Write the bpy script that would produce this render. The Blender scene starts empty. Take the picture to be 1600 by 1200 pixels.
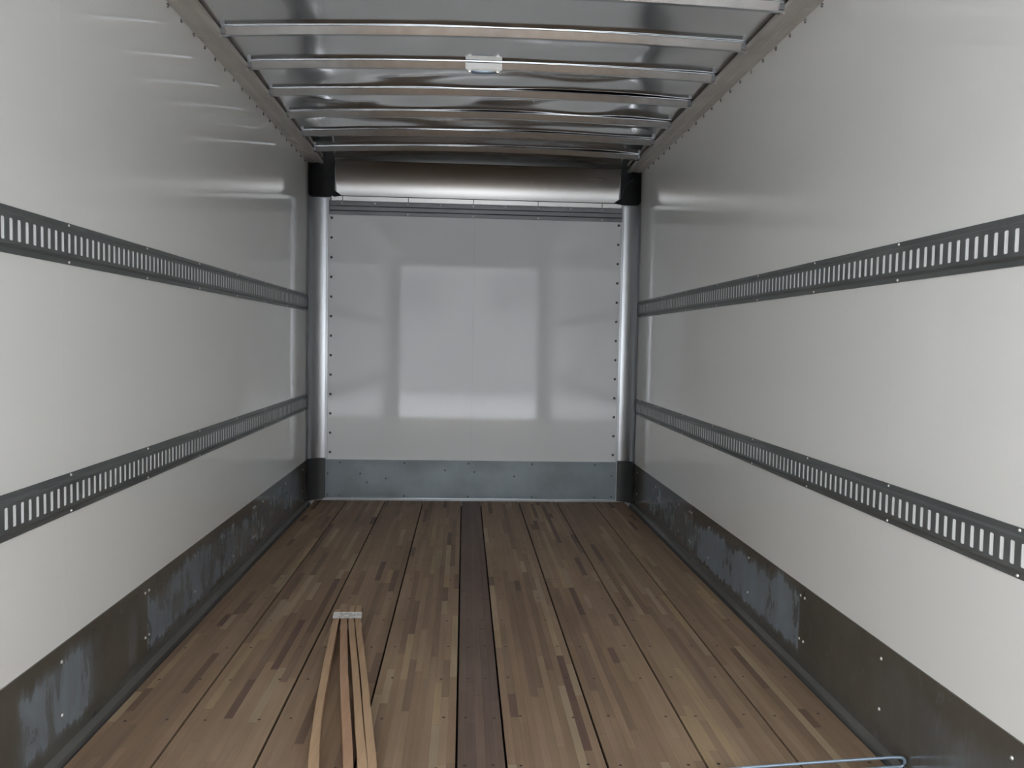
import bpy, math, random
from mathutils import Vector, Matrix, noise

random.seed(11)
S = bpy.context.scene
COL = S.collection

# ------------------------------------------------------------------ camera
F_PX = 1284.5
yaw, pitch, roll = 0.0588, 0.0510, 0.0188
fw = Vector((math.sin(yaw)*math.cos(pitch), math.cos(yaw)*math.cos(pitch), -math.sin(pitch)))
r0 = Vector((math.cos(yaw), -math.sin(yaw), 0)); u0 = r0.cross(fw)
rt = r0*math.cos(roll) + u0*math.sin(roll)
up = -r0*math.sin(roll) + u0*math.cos(roll)
cam = bpy.data.cameras.new('camera'); cam.sensor_fit = 'HORIZONTAL'; cam.sensor_width = 36
cam.lens = F_PX/1600*36; cam.clip_start = 0.02; cam.clip_end = 300
co = bpy.data.objects.new('camera', cam); COL.objects.link(co)
co.matrix_world = Matrix(((rt.x, up.x, -fw.x, -0.071), (rt.y, up.y, -fw.y, 0.0), (rt.z, up.z, -fw.z, 1.199), (0, 0, 0, 1)))
S.camera = co

# ------------------------------------------------------------------ sky (overcast winter daylight through the open rear door)
w = bpy.data.worlds.new('overcast_sky'); S.world = w; w.use_nodes = True
bg = w.node_tree.nodes['Background']
bg.inputs[0].default_value = (0.97, 0.985, 1.0, 1); bg.inputs[1].default_value = 4.0
S.view_settings.view_transform = 'Standard'; S.view_settings.look = 'None'
S.view_settings.exposure = 1.28; S.view_settings.gamma = 1.0; S.view_settings.use_curve_mapping = False

# ------------------------------------------------------------------ dimensions (metres; floor top z = 0, y runs into the truck)
XW = 1.21; Y0 = -0.60; YB = 6.138; YC = 6.02
RAIL_Z = 2.455; RAIL_X = 1.10; ROOF_Z = 2.4840; CAMBER = 0.027

# ------------------------------------------------------------------ materials
def new_mat(name):
    m = bpy.data.materials.new(name); m.use_nodes = True
    nt = m.node_tree; b = nt.nodes['Principled BSDF']
    return m, nt, b
def N(nt, t, **kw):
    n = nt.nodes.new(t)
    for k, v in kw.items(): setattr(n, k, v)
    return n
def pos_noise(nt, scale, vec=(1, 1, 1), detail=4, rough=0.55, dist=0.0):
    g = N(nt, 'ShaderNodeNewGeometry'); mp = N(nt, 'ShaderNodeMapping'); mp.inputs['Scale'].default_value = vec
    n = N(nt, 'ShaderNodeTexNoise'); n.inputs['Scale'].default_value = scale
    n.inputs['Detail'].default_value = detail; n.inputs['Roughness'].default_value = rough; n.inputs['Distortion'].default_value = dist
    nt.links.new(g.outputs['Position'], mp.inputs['Vector']); nt.links.new(mp.outputs[0], n.inputs['Vector'])
    return n
def ramp(nt, src, stops):
    r = N(nt, 'ShaderNodeValToRGB'); e = r.color_ramp.elements
    while len(e) < len(stops): e.new(0.5)
    for el, (p, c) in zip(e, stops):
        el.position = p; el.color = c if len(c) == 4 else (*c, 1)
    nt.links.new(src, r.inputs[0]); return r
def simple(name, col, rough=0.5, metal=0.0, var=0.06, scale=6, vec=(1, 1, 1), bump=0.0, bscale=60, rvar=0.05, spec=0.5):
    m, nt, b = new_mat(name)
    n = pos_noise(nt, scale, vec)
    lo = tuple(c*(1-var) for c in col); hi = tuple(min(1, c*(1+var)) for c in col)
    r = ramp(nt, n.outputs['Fac'], [(0.3, lo), (0.7, hi)])
    nt.links.new(r.outputs[0], b.inputs['Base Color'])
    mr = N(nt, 'ShaderNodeMapRange'); mr.inputs[3].default_value = max(0.01, rough-rvar); mr.inputs[4].default_value = rough+rvar
    nt.links.new(n.outputs['Fac'], mr.inputs[0]); nt.links.new(mr.outputs[0], b.inputs['Roughness'])
    b.inputs['Metallic'].default_value = metal; b.inputs['Specular IOR Level'].default_value = spec
    if bump:
        n2 = pos_noise(nt, bscale, vec, 3)
        bp = N(nt, 'ShaderNodeBump'); bp.inputs['Strength'].default_value = bump; bp.inputs['Distance'].default_value = 0.002
        nt.links.new(n2.outputs['Fac'], bp.inputs['Height']); nt.links.new(bp.outputs[0], b.inputs['Normal'])
    return m
M = {}
M['frp'] = simple('white_fibreglass_panel', (0.80, 0.803, 0.785), 0.068, 0, 0.015, 1.5, rvar=0.01, spec=0.6)
M['frp_back'] = simple('glossy_bulkhead_panel', (0.76, 0.775, 0.785), 0.045, 0, 0.01, 1.5, rvar=0.01, spec=0.5)
M['liner'] = simple('white_track_liner', (0.92, 0.94, 0.95), 0.35, 0, 0.01)
M['track'] = simple('dark_galvanised_track', (0.16, 0.17, 0.173), 0.4, 0.5, 0.18, 9, (1, 0.3, 1), bump=0.05)
M['bow'] = simple('galvanised_steel', (0.56, 0.585, 0.61), 0.19, 1.0, 0.05, 25, bump=0.01)
M['rail'] = simple('weathered_aluminium', (0.56, 0.53, 0.485), 0.5, 0.5, 0.12, 8, (1, 0.4, 1), bump=0.04)
M['roof'] = simple('mill_aluminium_sheet', (0.82, 0.825, 0.82), 0.12, 1.0, 0.03, 3, rvar=0.03)
M['header'] = simple('brushed_aluminium', (0.31, 0.303, 0.294), 0.27, 1.0, 0.015, 3, (0.3, 1, 3), rvar=0.012)
M['post'] = simple('satin_aluminium', (0.48, 0.495, 0.515), 0.31, 0.9, 0.04, 5, (1, 1, 0.2))
M['black'] = simple('black_plastic', (0.008, 0.009, 0.010), 0.5, 0, 0.1, spec=0.2)
M['cap'] = simple('dark_steel_cap', (0.045, 0.047, 0.048), 0.5, 0.3, 0.15)
M['moulding'] = simple('grey_moulding', (0.2, 0.205, 0.215), 0.42, 0.5, 0.1, 6, (0.3, 1, 4))
M['white_strip'] = simple('white_strip', (0.82, 0.80, 0.76), 0.3, 0, 0.02)
M['rivet'] = simple('zinc_rivet', (0.82, 0.82, 0.80), 0.3, 0.6, 0.05)
M['rail_rivet'] = simple('steel_rail_rivet', (0.45, 0.46, 0.47), 0.22, 1.0, 0.05)
M['rivet_dark'] = simple('dark_rivet', (0.10, 0.105, 0.11), 0.4, 0.6, 0.05)
M['angle'] = simple('floor_angle_steel', (0.175, 0.172, 0.162), 0.5, 0.4, 0.15, 10, (1, 0.2, 1))
M['steel_sub'] = simple('dark_subfloor', (0.012, 0.010, 0.009), 0.9, 0, 0.1)
M['screw'] = simple('floor_screw_rust', (0.045, 0.03, 0.024), 0.6, 0.4, 0.2)
M['wire'] = simple('blue_zinc_wire', (0.34, 0.44, 0.56), 0.3, 0.7, 0.04)
M['lens'] = simple('white_lamp_lens', (0.85, 0.86, 0.84), 0.3, 0, 0.01)
M['tape'] = simple('packing_tape', (0.62, 0.60, 0.56), 0.28, 0, 0.05, 30)
M['snow'] = simple('snow', (0.58, 0.595, 0.62), 0.8, 0, 0.05, 0.3)
M['concrete'] = simple('concrete', (0.30, 0.31, 0.315), 0.8, 0, 0.08, 0.6)
M['shell'] = simple('outer_shell', (0.6, 0.6, 0.6), 0.5)

def stained_steel(name, ymasks, tint=(0.31, 0.385, 0.46), base=(0.125, 0.118, 0.102)):
    """Dark scuff plate with blue white oxide blooms; ymasks = (y0, y1, strength) stretches along the wall."""
    m, nt, b = new_mat(name); L = nt.links.new
    g = N(nt, 'ShaderNodeNewGeometry'); sp = N(nt, 'ShaderNodeSeparateXYZ'); L(g.outputs['Position'], sp.inputs[0])
    wob = pos_noise(nt, 7, (1, 1, 0.25), 5, 0.65)
    def math_(op, a, c, clamp=False):
        n = N(nt, 'ShaderNodeMath', operation=op, use_clamp=clamp)
        for i, v in enumerate((a, c)):
            if isinstance(v, (int, float)): n.inputs[i].default_value = v
            else: L(v, n.inputs[i])
        return n.outputs[0]
    wy = math_('ADD', sp.outputs['Y'], math_('MULTIPLY', math_('SUBTRACT', wob.outputs['Fac'], 0.5), 0.35))
    tot = None
    for (a, c, s, soft) in ymasks:
        up_ = N(nt, 'ShaderNodeMapRange', interpolation_type='SMOOTHSTEP'); up_.inputs[1].default_value = a-soft; up_.inputs[2].default_value = a+soft
        dn = N(nt, 'ShaderNodeMapRange', interpolation_type='SMOOTHSTEP'); dn.inputs[1].default_value = c-soft*3; dn.inputs[2].default_value = c+soft*3
        dn.inputs[3].default_value = 1; dn.inputs[4].default_value = 0
        L(wy if soft > 0.01 else sp.outputs['Y'], up_.inputs[0]); L(wy, dn.inputs[0])
        k = math_('MULTIPLY', math_('MULTIPLY', up_.outputs[0], dn.outputs[0]), s)
        tot = k if tot is None else math_('MAXIMUM', tot, k)
    # the bloom stops below a ragged top line
    rag = pos_noise(nt, 16, (1, 1, 0.12), 5, 0.7)
    big = pos_noise(nt, 1.7, (1, 1, 0.1), 2)
    edge = math_('ADD', math_('ADD', math_('MULTIPLY', rag.outputs['Fac'], 0.13), math_('MULTIPLY', big.outputs['Fac'], 0.24)), 0.075)
    under = N(nt, 'ShaderNodeMapRange', interpolation_type='SMOOTHSTEP'); under.inputs[1].default_value = -0.02; under.inputs[2].default_value = 0.035
    L(math_('SUBTRACT', edge, sp.outputs['Z']), under.inputs[0])
    low = N(nt, 'ShaderNodeMapRange', interpolation_type='SMOOTHSTEP'); low.inputs[1].default_value = 0.035; low.inputs[2].default_value = 0.075
    L(math_('ADD', sp.outputs['Z'], math_('MULTIPLY', math_('SUBTRACT', rag.outputs['Fac'], 0.5), -0.09)), low.inputs[0])
    cloud = pos_noise(nt, 9, (1, 1, 0.5), 6, 0.65, 0.6)
    cl = N(nt, 'ShaderNodeMapRange'); cl.inputs[1].default_value = 0.32; cl.inputs[2].default_value = 0.62; cl.inputs[3].default_value = 0.2; cl.inputs[4].default_value = 1
    L(cloud.outputs['Fac'], cl.inputs[0])
    mask = math_('MULTIPLY', math_('MULTIPLY', tot, under.outputs[0]), math_('MULTIPLY', low.outputs[0], cl.outputs[0]), True)
    speck = pos_noise(nt, 26, (1, 1, 0.6), 6, 0.75, 0.8)
    spk = N(nt, 'ShaderNodeMapRange'); spk.inputs[1].default_value = 0.58; spk.inputs[2].default_value = 0.8; spk.inputs[4].default_value = 0.35
    L(speck.outputs['Fac'], spk.inputs[0])
    mask = math_('MAXIMUM', mask, spk.outputs[0])
    bn = pos_noise(nt, 3, (1, 1, 1), 4)
    br = ramp(nt, bn.outputs['Fac'], [(0.3, tuple(c*0.8 for c in base)), (0.7, tuple(c*1.2 for c in base))])
    mx = N(nt, 'ShaderNodeMix', data_type='RGBA'); L(mask, mx.inputs['Factor']); L(br.outputs[0], mx.inputs['A']); mx.inputs['B'].default_value = (*tint, 1)
    L(mx.outputs['Result'], b.inputs['Base Color'])
    rr = N(nt, 'ShaderNodeMapRange'); rr.inputs[3].default_value = 0.15; rr.inputs[4].default_value = 0.42
    L(mask, rr.inputs[0]); L(rr.outputs[0], b.inputs['Roughness'])
    b.inputs['Metallic'].default_value = 0.35
    return m
M['kick_r'] = stained_steel('scuff_plate_oxidised_r', [(2.985, 4.45, 1.0, 0.006), (4.46, 5.6, 0.55, 0.05), (1.9, 2.2, 0.25, 0.1)])
M['kick_l'] = stained_steel('scuff_plate_oxidised_l', [(3.015, 4.2, 0.8, 0.006), (2.17, 2.56, 0.95, 0.05), (2.83, 2.87, 0.4, 0.03), (4.0, 5.7, 0.55, 0.1)])
M['kick_b'] = stained_steel('scuff_plate_bulkhead', [(0, 9, 0.25, 0.05)], (0.40, 0.46, 0.51), (0.29, 0.335, 0.37))

def wood(name, per_object, grain=(40, 1.6, 40), tint=None):
    m, nt, b = new_mat(name); L = nt.links.new
    if tint is None:
        if per_object: src = N(nt, 'ShaderNodeObjectInfo').outputs['Color']
        else: src = N(nt, 'ShaderNodeAttribute', attribute_name='Col').outputs['Color']
    else:
        rg = N(nt, 'ShaderNodeRGB'); rg.outputs[0].default_value = (*tint, 1); src = rg.outputs[0]
    n = pos_noise(nt, 1, grain, 6, 0.65, 0.4)
    r = ramp(nt, n.outputs['Fac'], [(0.25, (0.78, 0.76, 0.74)), (0.55, (1, 1, 1)), (0.8, (1.12, 1.12, 1.1))])
    mul = N(nt, 'ShaderNodeMix', data_type='RGBA', blend_type='MULTIPLY'); mul.inputs['Factor'].default_value = 0.8
    L(src, mul.inputs['A']); L(r.outputs[0], mul.inputs['B'])
    d = pos_noise(nt, 2.2, (1, 0.6, 1), 5, 0.6)          # dust and scuffs
    dr = ramp(nt, d.outputs['Fac'], [(0.35, (0.86, 0.85, 0.85)), (0.65, (1.08, 1.08, 1.08))])
    mul2 = N(nt, 'ShaderNodeMix', data_type='RGBA', blend_type='MULTIPLY'); mul2.inputs['Factor'].default_value = 1
    L(mul.outputs['Result'], mul2.inputs['A']); L(dr.outputs[0], mul2.inputs['B'])
    L(mul2.outputs['Result'], b.inputs['Base Color'])
    b.inputs['Roughness'].default_value = 0.6; b.inputs['Specular IOR Level'].default_value = 0.18
    bp = N(nt, 'ShaderNodeBump'); bp.inputs['Strength'].default_value = 0.15; bp.inputs['Distance'].default_value = 0.001
    L(n.outputs['Fac'], bp.inputs['Height']); L(bp.outputs[0], b.inputs['Normal'])
    return m
M['stave'] = wood('laminated_oak_stave', True)
M['stave_far'] = wood('laminated_oak_far', False)
M['plank_core'] = wood('oak_plank_core', False, tint=(0.03, 0.02, 0.014))
M['pine_a'] = wood('rough_pine_pale', False, (70, 2.5, 70), (0.41, 0.28, 0.175))
M['pine_b'] = wood('rough_pine_pink', False, (70, 2.5, 70), (0.39, 0.243, 0.158))

# ------------------------------------------------------------------ mesh helpers
class MB:
    def __init__(s): s.v = []; s.f = []; s.c = []
    def quad(s, *p, col=None):
        i = len(s.v); s.v += [tuple(q) for q in p]; s.f.append(tuple(range(i, i+len(p)))); s.c.append(col)
    def box(s, x0, x1, y0, y1, z0, z1, col=None):
        i = len(s.v)
        s.v += [(x, y, z) for z in (z0, z1) for y in (y0, y1) for x in (x0, x1)]
        for f in ((0, 2, 3, 1), (4, 5, 7, 6), (0, 1, 5, 4), (2, 6, 7, 3), (0, 4, 6, 2), (1, 3, 7, 5)):
            s.f.append(tuple(i+k for k in f)); s.c.append(col)
    def grid(s, rows, close=False):
        """rows: equal-length lists of points."""
        i = len(s.v); n = len(rows[0])
        for r in rows: s.v += [tuple(p) for p in r]
        for a in range(len(rows)-1):
            for k in range(n if close else n-1):
                k2 = (k+1) % n
                s.f.append((i+a*n+k, i+a*n+k2, i+(a+1)*n+k2, i+(a+1)*n+k)); s.c.append(None)
        return i, n
    def tube(s, pts, rad, seg=8, closed_ends=True):
        rows = []
        for k, p in enumerate(pts):
            p = Vector(p); a = Vector(pts[max(0, k-1)]); b_ = Vector(pts[min(len(pts)-1, k+1)])
            t = (b_-a).normalized(); h = Vector((0, 0, 1)) if abs(t.z) < 0.9 else Vector((1, 0, 0))
            n1 = t.cross(h).normalized(); n2 = t.cross(n1)
            rows.append([p+(n1*math.cos(q*2*math.pi/seg)+n2*math.sin(q*2*math.pi/seg))*rad for q in range(seg)])
        i, n = s.grid(rows, True)
        if closed_ends:
            s.f.append(tuple(i+k for k in range(n))); s.c.append(None)
            e = i+(len(rows)-1)*n
            s.f.append(tuple(e+k for k in reversed(range(n)))); s.c.append(None)
    def dome(s, c, nrm, rad, h, seg=8):
        """rivet head on a surface with outward normal nrm"""
        c = Vector(c); nrm = Vector(nrm).normalized(); a = nrm.orthogonal().normalized(); b_ = nrm.cross(a)
        i = len(s.v)
        for rr, hh in ((1.0, 0.0), (0.75, 0.7)):
            s.v += [tuple(c+nrm*h*hh+(a*math.cos(k*2*math.pi/seg)+b_*math.sin(k*2*math.pi/seg))*rad*rr) for k in range(seg)]
        s.v.append(tuple(c+nrm*h))
        for k in range(seg):
            k2 = (k+1) % seg
            s.f.append((i+k, i+k2, i+seg+k2, i+seg+k)); s.c.append(None)
            s.f.append((i+seg+k, i+seg+k2, i+2*seg)); s.c.append(None)
    def build(s, name, mat, parent=None, smooth=False, bevel=0, kind=None, label=None):
        me = bpy.data.meshes.new(name); me.from_pydata(s.v, [], s.f); me.update()
        if any(c is not None for c in s.c):
            at = me.color_attributes.new('Col', 'FLOAT_COLOR', 'CORNER')
            for p, c in zip(me.polygons, s.c):
                for li in p.loop_indices: at.data[li].color = (*c, 1)
        me.materials.append(mat)
        if smooth: me.polygons.foreach_set('use_smooth', [True]*len(me.polygons))
        o = bpy.data.objects.new(name, me); COL.objects.link(o)
        if parent: o.parent = parent
        if bevel:
            bv = o.modifiers.new('bevel', 'BEVEL'); bv.width = bevel; bv.segments = 2; bv.limit_method = 'ANGLE'
        if kind: o['kind'] = kind
        if label: o['label'] = label
        return o
def box(name, mat, x0, x1, y0, y1, z0, z1, parent=None, **k):
    m = MB(); m.box(x0, x1, y0, y1, z0, z1); return m.build(name, mat, parent, **k)
def empty(name, loc=(0, 0, 0), parent=None):
    o = bpy.data.objects.new(name, None); o.empty_display_size = 0.1; COL.objects.link(o)
    o.location = loc
    return o
def thing(o, label, cat, group=None):
    o['label'] = label; o['category'] = cat
    if group: o['group'] = group
    return o
def struct(o, label=None):
    o['kind'] = 'structure'
    if label: o['label'] = label
    return o

# ------------------------------------------------------------------ outside: what the open rear door faces
g = MB(); g.box(-40, 40, -40, Y0+8, -1.25, -1.15)
struct(g.build('ground', M['snow']), 'snowy yard behind the truck')
yw = box('wall_yard', M['concrete'], -30, 30, -24.6, -24, -1.15, 5.2); struct(yw, 'grey building across the yard behind the truck')
for k in range(12):
    box('window', M['moulding'], -26.5+4.6*k, -24.3+4.6*k, -24.0, -23.95, 2.6, 4.2, yw)
# rear door frame
dr = box('door_1', M['cap'], -XW-0.05, XW+0.05, Y0-0.12, Y0, 2.36, 2.64); struct(dr, 'rear door frame of the truck box')
for sx in (-1, 1):
    xa, xb = sorted((sx*(XW+0.05), sx*(XW-0.13)))
    box('door_post', M['cap'], xa, xb, Y0-0.12, Y0, -0.12, 2.36, dr)

# ------------------------------------------------------------------ floor
fl = box('floor', M['steel_sub'], -XW, XW, Y0, YB+0.02, -0.10, -0.045); struct(fl, 'worn laminated hardwood truck floor')
edges = [-1.163, -0.922, -0.640, -0.360, -0.075, 0.067, 0.355, 0.640, 0.913, 1.163]
PAL = [(0.245, 0.178, 0.125), (0.262, 0.192, 0.136), (0.232, 0.168, 0.120), (0.275, 0.205, 0.145), (0.25, 0.185, 0.135)]
LIGHT = [(0.33, 0.262, 0.185), (0.31, 0.235, 0.155), (0.30, 0.24, 0.175)]
DARK = [(0.155, 0.108, 0.082), (0.135, 0.09, 0.075), (0.172, 0.122, 0.095), (0.125, 0.085, 0.07)]
unit = bpy.data.meshes.new('stave')
um = MB(); um.box(-0.5, 0.5, -0.5, 0.5, -1, 0)
unit.from_pydata(um.v, [], um.f); unit.update(); unit.materials.append(M['stave'])
sc = MB(); far = MB()
Y_NEAR, Y_FAR = 2.14, 2.95
for k in range(9):
    a, b = edges[k]+0.0035, edges[k+1]-0.0035
    centre = k == 4
    pl = box('floor_plank', M['plank_core'], a, b, Y0, YB-0.005, -0.045, -0.0101, fl)
    n = max(4, round((b-a)/(0.0285 if centre else 0.0262)))
    ws = (b-a)/n
    prev_c = [None]*40
    for i in range(n):
        x0 = a+i*ws; y = Y0-random.random()*0.4
        while y < YB-0.006:
            u = random.random(); ln = random.choice((0.35, 0.5, 0.65, 0.8, 1.0, 1.2))
            if centre: c = random.choice(((0.142, 0.106, 0.092), (0.152, 0.114, 0.098), (0.135, 0.101, 0.089)))
            elif u < 0.62: c = random.choice(PAL)
            elif u < 0.80: c = random.choice(LIGHT); ln = random.choice((0.2, 0.3, 0.4, 0.6))
            elif u < 0.88: c = random.choice(((0.205, 0.148, 0.108), (0.195, 0.138, 0.104)))
            else: c = random.choice(DARK); ln = random.choice((0.15, 0.22, 0.3, 0.4, 0.55))
            ln *= random.uniform(0.85, 1.15)
            y0, y1 = max(Y0, y), min(YB-0.006, y+ln); y += ln
            if y1-y0 < 0.02: continue
            if YB-0.006-y1 < 0.05: y1 = YB-0.006; y = YB
            q = random.uniform(0.94, 1.06)*0.99; c = (c[0]*q*1.02, c[1]*q*0.985, c[2]*q*0.93)
            dz = random.uniform(-0.0006, 0)
            if y1 > Y_NEAR and y0 < Y_FAR:
                o = bpy.data.objects.new('stave', unit); COL.objects.link(o); o.parent = pl
                o.location = (x0+ws/2, (y0+y1)/2, dz); o.scale = (ws-0.0003, y1-y0-0.0005, 0.0102+dz); o.color = (*c, 1)
            else:
                far.box(x0+0.00015, x0+ws-0.00015, y0, y1-0.0005, -0.0100, dz, col=c)
    # rows of sunken screws across every plank
    ys = Y0+0.12
    while ys < YB-0.05:
        for xx in ((a+0.045, b-0.045) if not centre else (a+0.03, b-0.03)):
            sc.dome((xx+random.uniform(-0.012, 0.012), ys+random.uniform(-0.008, 0.008), 0.0001), (0, 0, 1), 0.0055, 0.0006, 6)
        ys += 0.305
far.build('stave', M['stave_far'], fl, kind='stuff', label='narrow wooden staves of the floor planks')
sc.build('floor_screw', M['screw'], fl, kind='stuff', label='dark sunken floor screws')

# ------------------------------------------------------------------ side walls
def rivets(name, spots, nrm, rad, h, mat, parent):
    m = MB()
    for p in spots: m.dome(p, nrm, rad, h)
    return m.build(name, mat, parent, smooth=True, kind='stuff')
for s, side in ((-1, 'left'), (1, 'right')):
    def bx(name, mat, n0, n1, y0, y1, z0, z1, parent=None, **k):   # n = distance inward from the wall face
        xa, xb = s*(XW-n0), s*(XW-n1)
        return box(name, mat, min(xa, xb), max(xa, xb), y0, y1, z0, z1, parent, **k)
    wl = bx('wall_'+side, M['shell'], -0.05, -0.0035, Y0, YB+0.05, -0.12, 2.60); struct(wl, 'glossy white fibreglass side wall')
    bx('wall_panel', M['frp'], -0.0035, 0.0, Y0, 2.4094, 0.0, 2.60, wl)
    bx('wall_panel', M['frp'], -0.0035, 0.0, 2.4100, YB, 0.0, 2.60, wl)
    # scuff plates along the floor
    bb = empty('baseboard_'+side, (s*XW, 3.6, 0)); struct(bb, 'dark stained steel scuff plates along the side wall')
    bb.location = (0, 0, 0)
    mat = M['kick_l'] if s < 0 else M['kick_r']
    j = 3.01 if s < 0 else 2.955
    cuts = [Y0, j-3.05, j-1.525, j, j+1.525, YC-0.002]
    for q in range(5):
        bx('scuff_plate', mat, 0.0, 0.0030 if q % 2 else 0.0045, cuts[q]-(0.02 if q else 0), cuts[q+1], 0.008, 0.311, bb)
    bx('floor_angle', M['angle'], 0.0, 0.034, Y0, YC, -0.04, 0.0075, bb)
    sp = []
    for jj in (j-3.05, j-1.525, j, j+1.525):
        for zz in (0.27, 0.106):
            sp += [(s*(XW-0.0045), jj+0.018, zz), (s*(XW-0.0045), jj-0.018, zz)]
    for yy in (1.17, 1.78, 2.375, 3.54, 4.13, 4.73, 5.32, 5.9):
        for zz in (0.262, 0.106): sp.append((s*(XW-0.0042), yy, zz))
    rivets('rivet', sp, (-s, 0, 0), 0.0058, 0.004, M['rivet'], bb)
    # roof rail
    rr = empty('roof_rail'); rail = MB()
    prof = [(0.0, 2.52), (0.0, RAIL_Z+0.004), (0.001, RAIL_Z), (0.046, RAIL_Z), (0.050, RAIL_Z+0.003), (0.078, RAIL_Z+0.0035),
            (0.084, RAIL_Z-0.002), (0.108, RAIL_Z-0.003), (0.110, RAIL_Z), (0.110, 2.472), (0.104, 2.476), (0.0, 2.50)]
    rail.grid([[(s*(XW-n), yy, z) for n, z in prof] for yy in (Y0, YB-0.10)], True)
    for yy in (Y0, YB-0.10): rail.quad(*[(s*(XW-n), yy, z) for n, z in prof])
    rail.build('rail_channel', M['rail'], rr)
    pt = MB()
    for q in range(37):
        yy = -0.4+0.173*q+random.uniform(-0.01, 0.01)
        xa, xb = sorted((s*(XW-0.004), s*(XW-0.046)))
        pt.box(xa, xb, yy, yy+0.11, RAIL_Z-0.0012, RAIL_Z+0.001)
    pt.build('rail_lap', M['rail'], rr, kind='stuff')
    y1 = 3.243 if s < 0 else 3.135
    rivets('rivet', [(s*XW, y1+0.1483*q, 2.443) for q in range(-25, 19)], (-s, 0, 0), 0.0086, 0.0065, M['rail_rivet'], rr)
    thing(rr, 'grey aluminium roof rail with rivets along the top of the %s wall' % side, 'rail', 'roof rails')
    # slotted cargo tracks
    for zb, tag in ((1.3965, 'upper'), (0.678, 'lower')):
        t = empty('cargo_track')
        P0 = [(0.0, 0.0006), (0.0, 0.0028), (0.0135, 0.0030), (0.0165, 0.0045), (0.0200, 0.0108), (0.0225, 0.0120)]
        Pm = [(0.118-z, n) for z, n in reversed(P0)]
        m = MB()
        y0, y1e = Y0+0.01, YC+0.004
        for P in (P0, Pm):
            m.grid([[(s*(XW-n), yy, zb+z) for z, n in P] for yy in (y0, y1e)])
            m.quad(*[(s*(XW-n), y1e, zb+z) for z, n in P]); m.quad(*[(s*(XW-n), y0, zb+z) for z, n in P])
        n = 0.0120; d = 0.0104; fz0, fz1 = 0.0225, 0.0955; sz0, sz1 = 0.0315, 0.0865; ch = 0.0025; pit = 0.03775; hw = 0.0079
        def pt_(yy, z, nn=n): return (s*(XW-nn), yy, zb+z)
        yc0 = 2.1262-pit*72 if s < 0 else 1.8795-pit*65
        ys = [yc0+pit*q for q in range(200) if y0+0.03 < yc0+pit*q < y1e-0.03]
        last = y0
        for yy in ys:
            m.quad(pt_(last, fz0), pt_(yy-hw, fz0), pt_(yy-hw, fz1), pt_(last, fz1))
            hole = [(yy-hw, sz0+ch), (yy-hw+ch, sz0), (yy+hw-ch, sz0), (yy+hw, sz0+ch), (yy+hw, sz1-ch), (yy+hw-ch, sz1), (yy-hw+ch, sz1), (yy-hw, sz1-ch)]
            m.quad(pt_(yy-hw, fz0), pt_(yy+hw, fz0), *[pt_(*q) for q in (hole[3], hole[2], hole[1], hole[0])])
            m.quad(pt_(yy-hw, fz1), *[pt_(*q) for q in (hole[7], hole[6], hole[5], hole[4])], pt_(yy+hw, fz1))
            for q in range(8):
                h0, h1 = hole[q], hole[(q+1) % 8]
                m.quad(pt_(*h0), pt_(*h1), pt_(*h1, d), pt_(*h0, d))
            last = yy+hw
        m.quad(pt_(last, fz0), pt_(y1e, fz0), pt_(y1e, fz1), pt_(last, fz1))
        m.quad(pt_(y1e, fz0), pt_(y1e, fz1), pt_(y1e, fz1, 0.0006), pt_(y1e, fz0, 0.0006))
        m.build('track_face', M['track'], t)
        bx('slot_liner', M['liner'], 0.001, d, y0+0.002, y1e-0.002, zb+0.028, zb+0.090, t, label='white liner showing through the slots')
        yb0 = 2.444 if s < 0 else 2.378
        rivets('bolt', [(s*(XW-0.003), yb0+0.5835*q, zb+zz) for q in range(-5, 7) for zz in (0.0065, 0.1115)], (-s, 0, 0), 0.0044, 0.0035, M['rivet'], t)
        thing(t, '%s dark slotted cargo track bolted to the %s wall' % (tag, side), 'cargo track', 'slotted cargo tracks')

# ------------------------------------------------------------------ front bulkhead
wb = box('wall_back', M['shell'], -XW-0.05, XW+0.05, YB+0.012, YB+0.06, -0.12, 2.62); struct(wb, 'glossy grey bulkhead at the front of the truck box')
SX = -0.007
box('wall_panel', M['frp_back'], -1.078, SX-0.0008, YB, YB+0.012, 0.30, 2.20, wb)
box('wall_panel', M['frp_back'], SX+0.0008, 1.090, YB-0.0006, YB+0.012, 0.30, 2.20, wb)
rivets('rivet', [(x, YB-0.0005, 2.083-0.1437*q) for q in range(13) for x in (-1.054, 1.066)], (0, -1, 0), 0.0100, 0.005, M['rivet_dark'], wb)
bb = box('baseboard_back', M['kick_b'], -1.100, 1.092, YB-0.004, YB, 0.012, 0.3045); struct(bb, 'blue grey galvanised scuff plate under the bulkhead panel')
box('bottom_lip', M['post'], -1.100, 1.092, YB-0.016, YB-0.004, 0.001, 0.017, bb)
rivets('rivet', [(-0.98+0.478*q, YB-0.004, z) for q in range(5) for z in (0.283, 0.034)] + [(x, YB-0.004, z) for x in (-1.07, 1.06) for z in (0.2, 0.04)]
       + [(-0.83, YB-0.004, 0.2), (-0.64, YB-0.004, 0.165), (-0.78, YB-0.004, 0.135), (0.02, YB-0.004, 0.22), (-0.2, YB-0.004, 0.23), (0.32, YB-0.004, 0.19)], (0, -1, 0), 0.0075, 0.004, M['rivet_dark'], bb)

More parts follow.
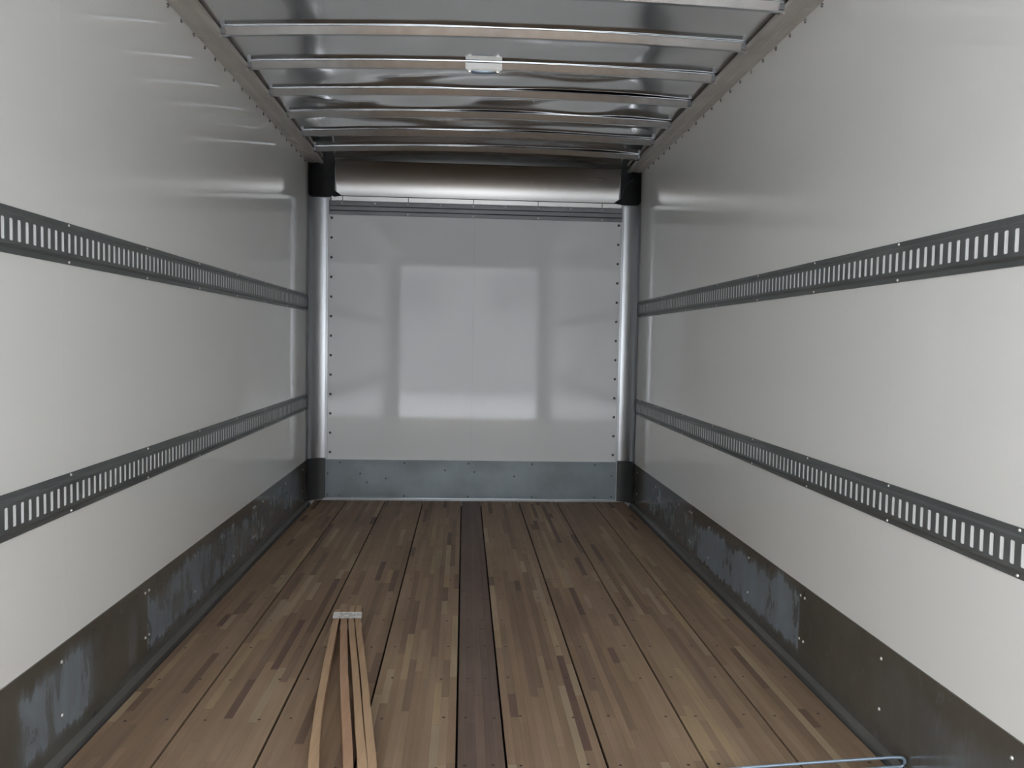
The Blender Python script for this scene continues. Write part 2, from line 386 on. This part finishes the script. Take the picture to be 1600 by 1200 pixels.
def cove(m, s, x_in, z0, z1, off=0.0, seg=14, y_out=YC):
    """concave corner sheet from the side wall (y = y_out) round to the bulkhead (|x| = x_in)"""
    pts = []
    for k in range(seg+1):
        t = k/seg*math.pi/2
        x = x_in+(XW-x_in)*math.cos(t); y = y_out+(YB-y_out)*math.sin(t)
        pts.append((x-off*math.cos(t), y-off*math.sin(t)))
    rows = [[(s*x, y, z) for x, y in pts] for z in (z0, z1)]
    m.grid(rows)
    back = [(s*(x+0.0015), y+0.0015, z) for (x, y) in reversed(pts) for z in (z0,)]
    for z in (z0, z1): m.quad(*[(s*x, y, z) for x, y in pts], (s*XW, YB+0.004, z))
for s, side, xin, xcap in ((-1, 'left', 1.080, 1.022), (1, 'right', 1.092, 1.062)):
    p = empty('corner_post')
    m = MB(); cove(m, s, xin, 0.31, 2.225, 0.001); m.build('post_sheet', M['post'], p, smooth=False)
    for po in p.children[0].data.polygons: po.use_smooth = abs(po.normal.z) < 0.5
    xa, xb = sorted((s*(xin+0.012), s*(xin-0.006)))
    box('edge_bead', M['post'], xa, xb, YB-0.006, YB+0.001, 0.306, 2.225, p, bevel=0.002)
    m = MB(); cove(m, s, xin+0.006, 0.0076, 0.316, 0.012, y_out=YC-0.02); o = m.build('base_cap', M['cap'], p, label='dark steel cap at the foot of the post')
    for po in o.data.polygons: po.use_smooth = abs(po.normal.z) < 0.5
    thing(p, 'curved silver corner post where the %s wall meets the bulkhead' % side, 'post', 'corner posts')
    c = empty('black_gusset')
    m = MB(); cove(m, s, xcap+0.01, 2.232, 2.50, 0.010, y_out=YC-0.015); o = m.build('cap_shell', M['black'], c)
    for po in o.data.polygons: po.use_smooth = abs(po.normal.z) < 0.5
    m = MB()
    arc = []
    for k in range(11):
        t = k/10*math.pi/2
        arc.append((s*(xcap+0.018+0.085*(1-math.cos(t))), YB-0.014-0.028*(1-math.cos(t))-0.004, 2.265+0.15*math.sin(t)))
    m.tube(arc, 0.003, 6); m.build('cap_seam', M['cap'], c, smooth=True)
    m = MB(); m.quad(*[(s*x, YB-0.022, z) for x, z in ((xcap+0.02, 2.232), (xcap+0.02, 2.28), (xcap-0.004, 2.268), (xcap-0.035, 2.246), (xcap-0.035, 2.2415))])
    m.quad(*[(s*x, YB-0.0145, z) for x, z in ((xcap+0.02, 2.232), (xcap+0.02, 2.28), (xcap-0.004, 2.268), (xcap-0.035, 2.246), (xcap-0.035, 2.2415))])
    m.build('cap_flare', M['black'], c)
    thing(c, 'black plastic gusset under the roof above the %s corner post' % side, 'gusset', 'black gussets')

# ribbed moulding and white strip above the panel
mo = empty('ribbed_moulding')
for z0, z1, d in ((2.1065, 2.1345, 0.012), (2.1385, 2.1680, 0.014), (2.1720, 2.2060, 0.012)):
    box('moulding_rib', M['moulding'], -1.072, 1.090, YB-d, YB-0.001, z0, z1, mo, bevel=0.002)
box('moulding_back', M['black'], -1.070, 1.088, YB-0.006, YB-0.0008, 2.108, 2.206, mo)
rivets('rivet', [(-0.98+0.24*q, YB-0.012, 2.192) for q in range(9)] + [(-0.5+0.48*q, YB-0.012, 2.118) for q in range(4)], (0, -1, 0), 0.005, 0.003, M['rivet'], mo)
thing(mo, 'dark grey ribbed moulding across the top of the bulkhead panel', 'moulding')
ws_ = empty('ledge_strip')
cutx = [-1.055]+[-0.975+0.478*q for q in range(5)]+[1.085]
for a, b in zip(cutx[:-1], cutx[1:]):
    m = MB(); xa, xb = a+0.0022, b-0.0022
    prf = [(YB-0.001, 2.2085), (YB-0.0085, 2.2085), (YB-0.0120, 2.2400), (YB-0.001, 2.2400)]
    m.grid([[(x, y, z) for y, z in prf] for x in (xa, xb)], True)
    for x in (xa, xb): m.quad(*[(x, y, z) for y, z in prf])
    m.build('strip_segment', M['header'], ws_)
box('strip_backing', M['black'], -1.055, 1.085, YB-0.005, YB-0.0008, 2.2085, 2.2480, ws_)
thing(ws_, 'thin bright metal strip with dark joints above the ribbed moulding', 'strip')

# curved header up to the roof
hd = MB(); R = 0.38; pts = []
for k in range(25):
    t = 0.07+k/24*0.68
    pts.append((YB-0.008-R*(math.cos(0.07)-math.cos(t)), 2.246+R*(math.sin(t)-math.sin(0.07))))
hd.grid([[(x, y, z) for y, z in pts] for x in (-1.020, -0.3, 0.4, 1.060)])
hd.grid([[(x, y+0.004, z+0.002) for y, z in pts] for x in (-1.020, 1.060)])
ho = hd.build('sheet', M['header'], None, smooth=True)
hp = empty('header_panel'); ho.parent = hp
rivets('rivet', [(-1.008, YB-0.012, 2.302), (1.048, YB-0.012, 2.302)], (0, -1, 0), 0.004, 0.002, M['rivet_dark'], hp)
thing(hp, 'curved brushed aluminium header between the two black gussets', 'panel')

# ------------------------------------------------------------------ ceiling sheet
BOW0, BSP = 3.12, 0.4215
def arch(x): return CAMBER*(1-(x/RAIL_X)**2)
def dent(x, y):
    """oil-canning of the thin sheet between bows; zero at the bows"""
    ph = ((y-BOW0)/BSP) % 1.0; bay = math.floor((y-BOW0)/BSP)
    e = math.sin(math.pi*ph)**1.2
    k = 0.35 if bay < 0 else (0.8, 1.7, 2.4, 2.6, 2.3, 1.3, 0.5)[min(bay, 6)]
    edge = max(0.0, 1-(abs(x)/1.10)**8)
    n1 = noise.noise(Vector((x*1.1+bay*7.3, y*0.9, bay*3.1)))
    n2 = noise.noise(Vector((x*2.6+bay*2.3, y*3.4, 9.7+bay)))
    return e*k*edge*(0.013*n1+0.0085*n2) + e*0.003*k
cs = MB(); nx, ny = 150, 330
ys = [Y0+(YB+0.01-Y0)*j/ny for j in range(ny+1)]
cs.grid([[(-XW+2*XW*i/nx, y, ROOF_Z+arch(max(-RAIL_X, min(RAIL_X, -XW+2*XW*i/nx)))+dent(-XW+2*XW*i/nx, y)) for i in range(nx+1)] for y in ys])
ce = cs.build('ceiling', M['roof'], None, smooth=True); struct(ce, 'dented shiny aluminium roof sheet')
so = ce.modifiers.new('solid', 'SOLIDIFY'); so.thickness = 0.004; so.offset = 1
box('roof_light_block', M['shell'], -XW-0.05, XW+0.05, Y0, YB+0.06, 2.60, 2.63, ce)  # unseen slab added above the roof sheet to block light

# ------------------------------------------------------------------ roof bows
order = {6: 'nearest the bulkhead', 5: 'second from the bulkhead', 4: 'third from the bulkhead', 3: 'fourth from the bulkhead',
         2: 'fifth from the bulkhead', 1: 'carrying the small white lamp', 0: 'just rearward of the lamp'}
ids = {}
def bow_mesh():
    m = MB()
    # hat section in (y, z): z measured from the face bottom
    prof = [(-0.034, 0.0305), (-0.034, 0.0290), (-0.0268, 0.0288), (-0.0098, 0.0008), (-0.0088, 0.0), (0.0088, 0.0), (0.0098, 0.0008),
            (0.0268, 0.0288), (0.034, 0.0290), (0.034, 0.0305)]
    rows = []
    for i in range(33):
        x = -1.099+2.198*i/32
        rows.append([(x, y-0.028*x/1.1, 2.4525+z+arch(x)) for y, z in prof])
    m.grid(rows, True)
    for r in (rows[0], rows[-1]): m.quad(*r)
    return m
first = None
for k in range(-8, 7):
    b = empty('roof_bow', (0, BOW0+BSP*k, 0))
    if first is None:
        bm = bow_mesh().build('bow_section', M['bow'], b); first = bm
        mm = MB()
        for s in (-1, 1):
            xa, xb = sorted((s*1.101, s*1.082)); mm2 = MB(); mm2.box(xa, xb, -0.025-0.028*s, 0.025-0.028*s, 2.4560, 2.4805)
            e = mm2.build('end_clip', M['moulding'], b, bevel=0.001); ids[s] = e
        sw = MB()
        for s in (-1, 1): sw.dome((s*1.108, -0.028*s, RAIL_Z-0.003), (0, 0, -1), 0.005, 0.003)
        ids['sc'] = sw.build('screw', M['rivet'], b, kind='stuff')
    else:
        for src in (first, ids[-1], ids[1], ids['sc']):
            c = src.copy(); COL.objects.link(c); c.parent = b
    if k >= 0:
        nth = ('partly cut by the top of the picture', 'second from the rear, just behind the lamp', 'carrying the small white lamp',
               'first ahead of the lamp', 'second ahead of the lamp', 'second from the bulkhead', 'nearest the bulkhead')[k]
    else: nth = ('first', 'second', 'third', 'fourth', 'fifth', 'sixth', 'seventh', 'eighth')[-k-1]+' rearward of those in view'
    thing(b, 'galvanised roof bow spanning the ceiling, '+nth, 'roof bow', 'roof bows')

# ------------------------------------------------------------------ small lamp hanging on a bow
ly = BOW0+BSP*2
la = empty('dome_lamp', (0.0, 0, 0))
zt = 2.4525+CAMBER
m = MB(); prf = [(ly-0.0270, zt+0.0255), (ly-0.0310, zt+0.0240), (ly-0.0185, zt-0.0020), (ly-0.0140, zt-0.0003)]
m.grid([[(x, y, z) for y, z in prf] for x in (-0.086, 0.086)], True)
for x in (-0.086, 0.086): m.quad(*[(x, y, z) for y, z in prf])
m.build('lamp_housing', M['lens'], la)
lb = box('lamp_base', M['lens'], -0.080, 0.080, ly-0.014, ly+0.014, zt-0.006, zt-0.0003, la, bevel=0.002)
lm = MB(); rows = []
for i in range(13):
    a = -1+2*i/12; rows.append([(0.062*a, ly+0.012*c_, zt-0.006-0.012*math.sqrt(max(0, 1-a*a))*math.sqrt(max(0, 1-c_*c_))) for c_ in [-1+j/4 for j in range(9)]])
lm.grid(rows); lm.build('lamp_lens', M['wire'], lb, smooth=True)
for x in (-0.066, 0.066): box('lamp_clip', M['rivet'], x-0.007, x+0.007, ly-0.014, ly+0.010, zt-0.013, zt-0.006, lb, bevel=0.002)
thing(la, 'small white rectangular lamp clipped to a roof bow', 'lamp')

# ------------------------------------------------------------------ taped bundle of wood strips
H = 0.045
STR = [[(-0.606, -0.578, 3.493), (-0.592, -0.566, 3.341), (-0.547, -0.521, 2.825), (-0.510, -0.485, 2.463), (-0.473, -0.443, 2.181), (-0.40, -0.370, 1.75), (-0.31, -0.28, 1.32)],
       [(-0.574, -0.550, 3.502), (-0.558, -0.531, 3.341), (-0.484, -0.455, 2.825), (-0.407, -0.379, 2.36), (-0.379, -0.351, 2.179), (-0.31, -0.282, 1.75), (-0.245, -0.217, 1.33)],
       [(-0.548, -0.526, 3.545), (-0.526, -0.503, 3.340), (-0.442, -0.418, 2.824), (-0.385, -0.360, 2.461), (-0.340, -0.313, 2.178), (-0.276, -0.25, 1.75), (-0.213, -0.187, 1.31)],
       [(-0.520, -0.496, 3.545), (-0.499, -0.475, 3.340), (-0.413, -0.390, 2.824), (-0.357, -0.332, 2.460), (-0.312, -0.287, 2.178), (-0.248, -0.222, 1.75), (-0.184, -0.158, 1.34)]]
bu = empty('lumber_bundle', (0, 0, 0))
def cr(a, b, c, d, t):
    return 0.5*((2*b)+(-a+c)*t+(2*a-5*b+4*c-d)*t*t+(-a+3*b-3*c+d)*t**3)
for si, st in enumerate(STR):
    m = MB(); rows = []
    for i in range(len(st)-1):
        P = [st[max(0, i-1)], st[i], st[i+1], st[min(len(st)-1, i+2)]]
        for q in range(6 if i < len(st)-2 else 7):
            t = q/6
            l, r, y = (cr(*[pp[j] for pp in P], t) for j in range(3))
            jx = 0.0008*noise.noise(Vector((si*5, y*9, 0))); jz = 0.0012*noise.noise(Vector((si*5, y*6, 4)))
            rows.append([(l+jx, y, 0.0012), (r+jx, y, 0.0012), (r+jx, y, H-0.001+jz), (r-0.0015+jx, y, H+jz), (l+0.0015+jx, y, H+jz), (l+jx, y, H-0.001+jz)])
    m.grid(rows, True)
    m.quad(*rows[0]); m.quad(*reversed(rows[-1]))
    m.build('wood_strip', M['pine_b'] if si == 1 else M['pine_a'], bu)
m = MB()
rows = []
for y, xl, xr in ((3.372, -0.5975, -0.4765), (3.455, -0.6045, -0.4845)):
    rows.append([(xl, y, 0.0005), (xr, y, 0.0005), (xr+0.001, y, H-0.002), (xr-0.002, y, H+0.0022), (xl+0.002, y, H+0.0022), (xl-0.001, y, H-0.002)])
m.grid(rows, True); m.build('tape_band', M['tape'], bu)
thing(bu, 'bundle of four thin pine strips taped at one end, lying on the plank floor', 'lumber')

# ------------------------------------------------------------------ bent wire by the scuff plate
wi = MB(); path = [(0.10, 2.150, 0.0055), (0.45, 2.178, 0.0085), (0.74, 2.207, 0.0185), (1.00, 2.212, 0.0315), (1.165, 2.213, 0.0400)]
for k in range(9):
    t = math.pi/2-math.pi*k/8
    path.append((1.186+0.0130*math.cos(t), 2.211, 0.0268+0.0137*math.sin(t)))
path += [(1.150, 2.209, 0.0130), (0.98, 2.200, 0.0065), (0.62, 2.172, 0.0050), (0.30, 2.145, 0.0050)]
wi = MB(); wi.tube(path, 0.0042, 10)
thing(wi.build('bent_wire', M['wire'], None, smooth=True), 'bluish steel wire bent into a hairpin, touching the right scuff plate', 'wire')
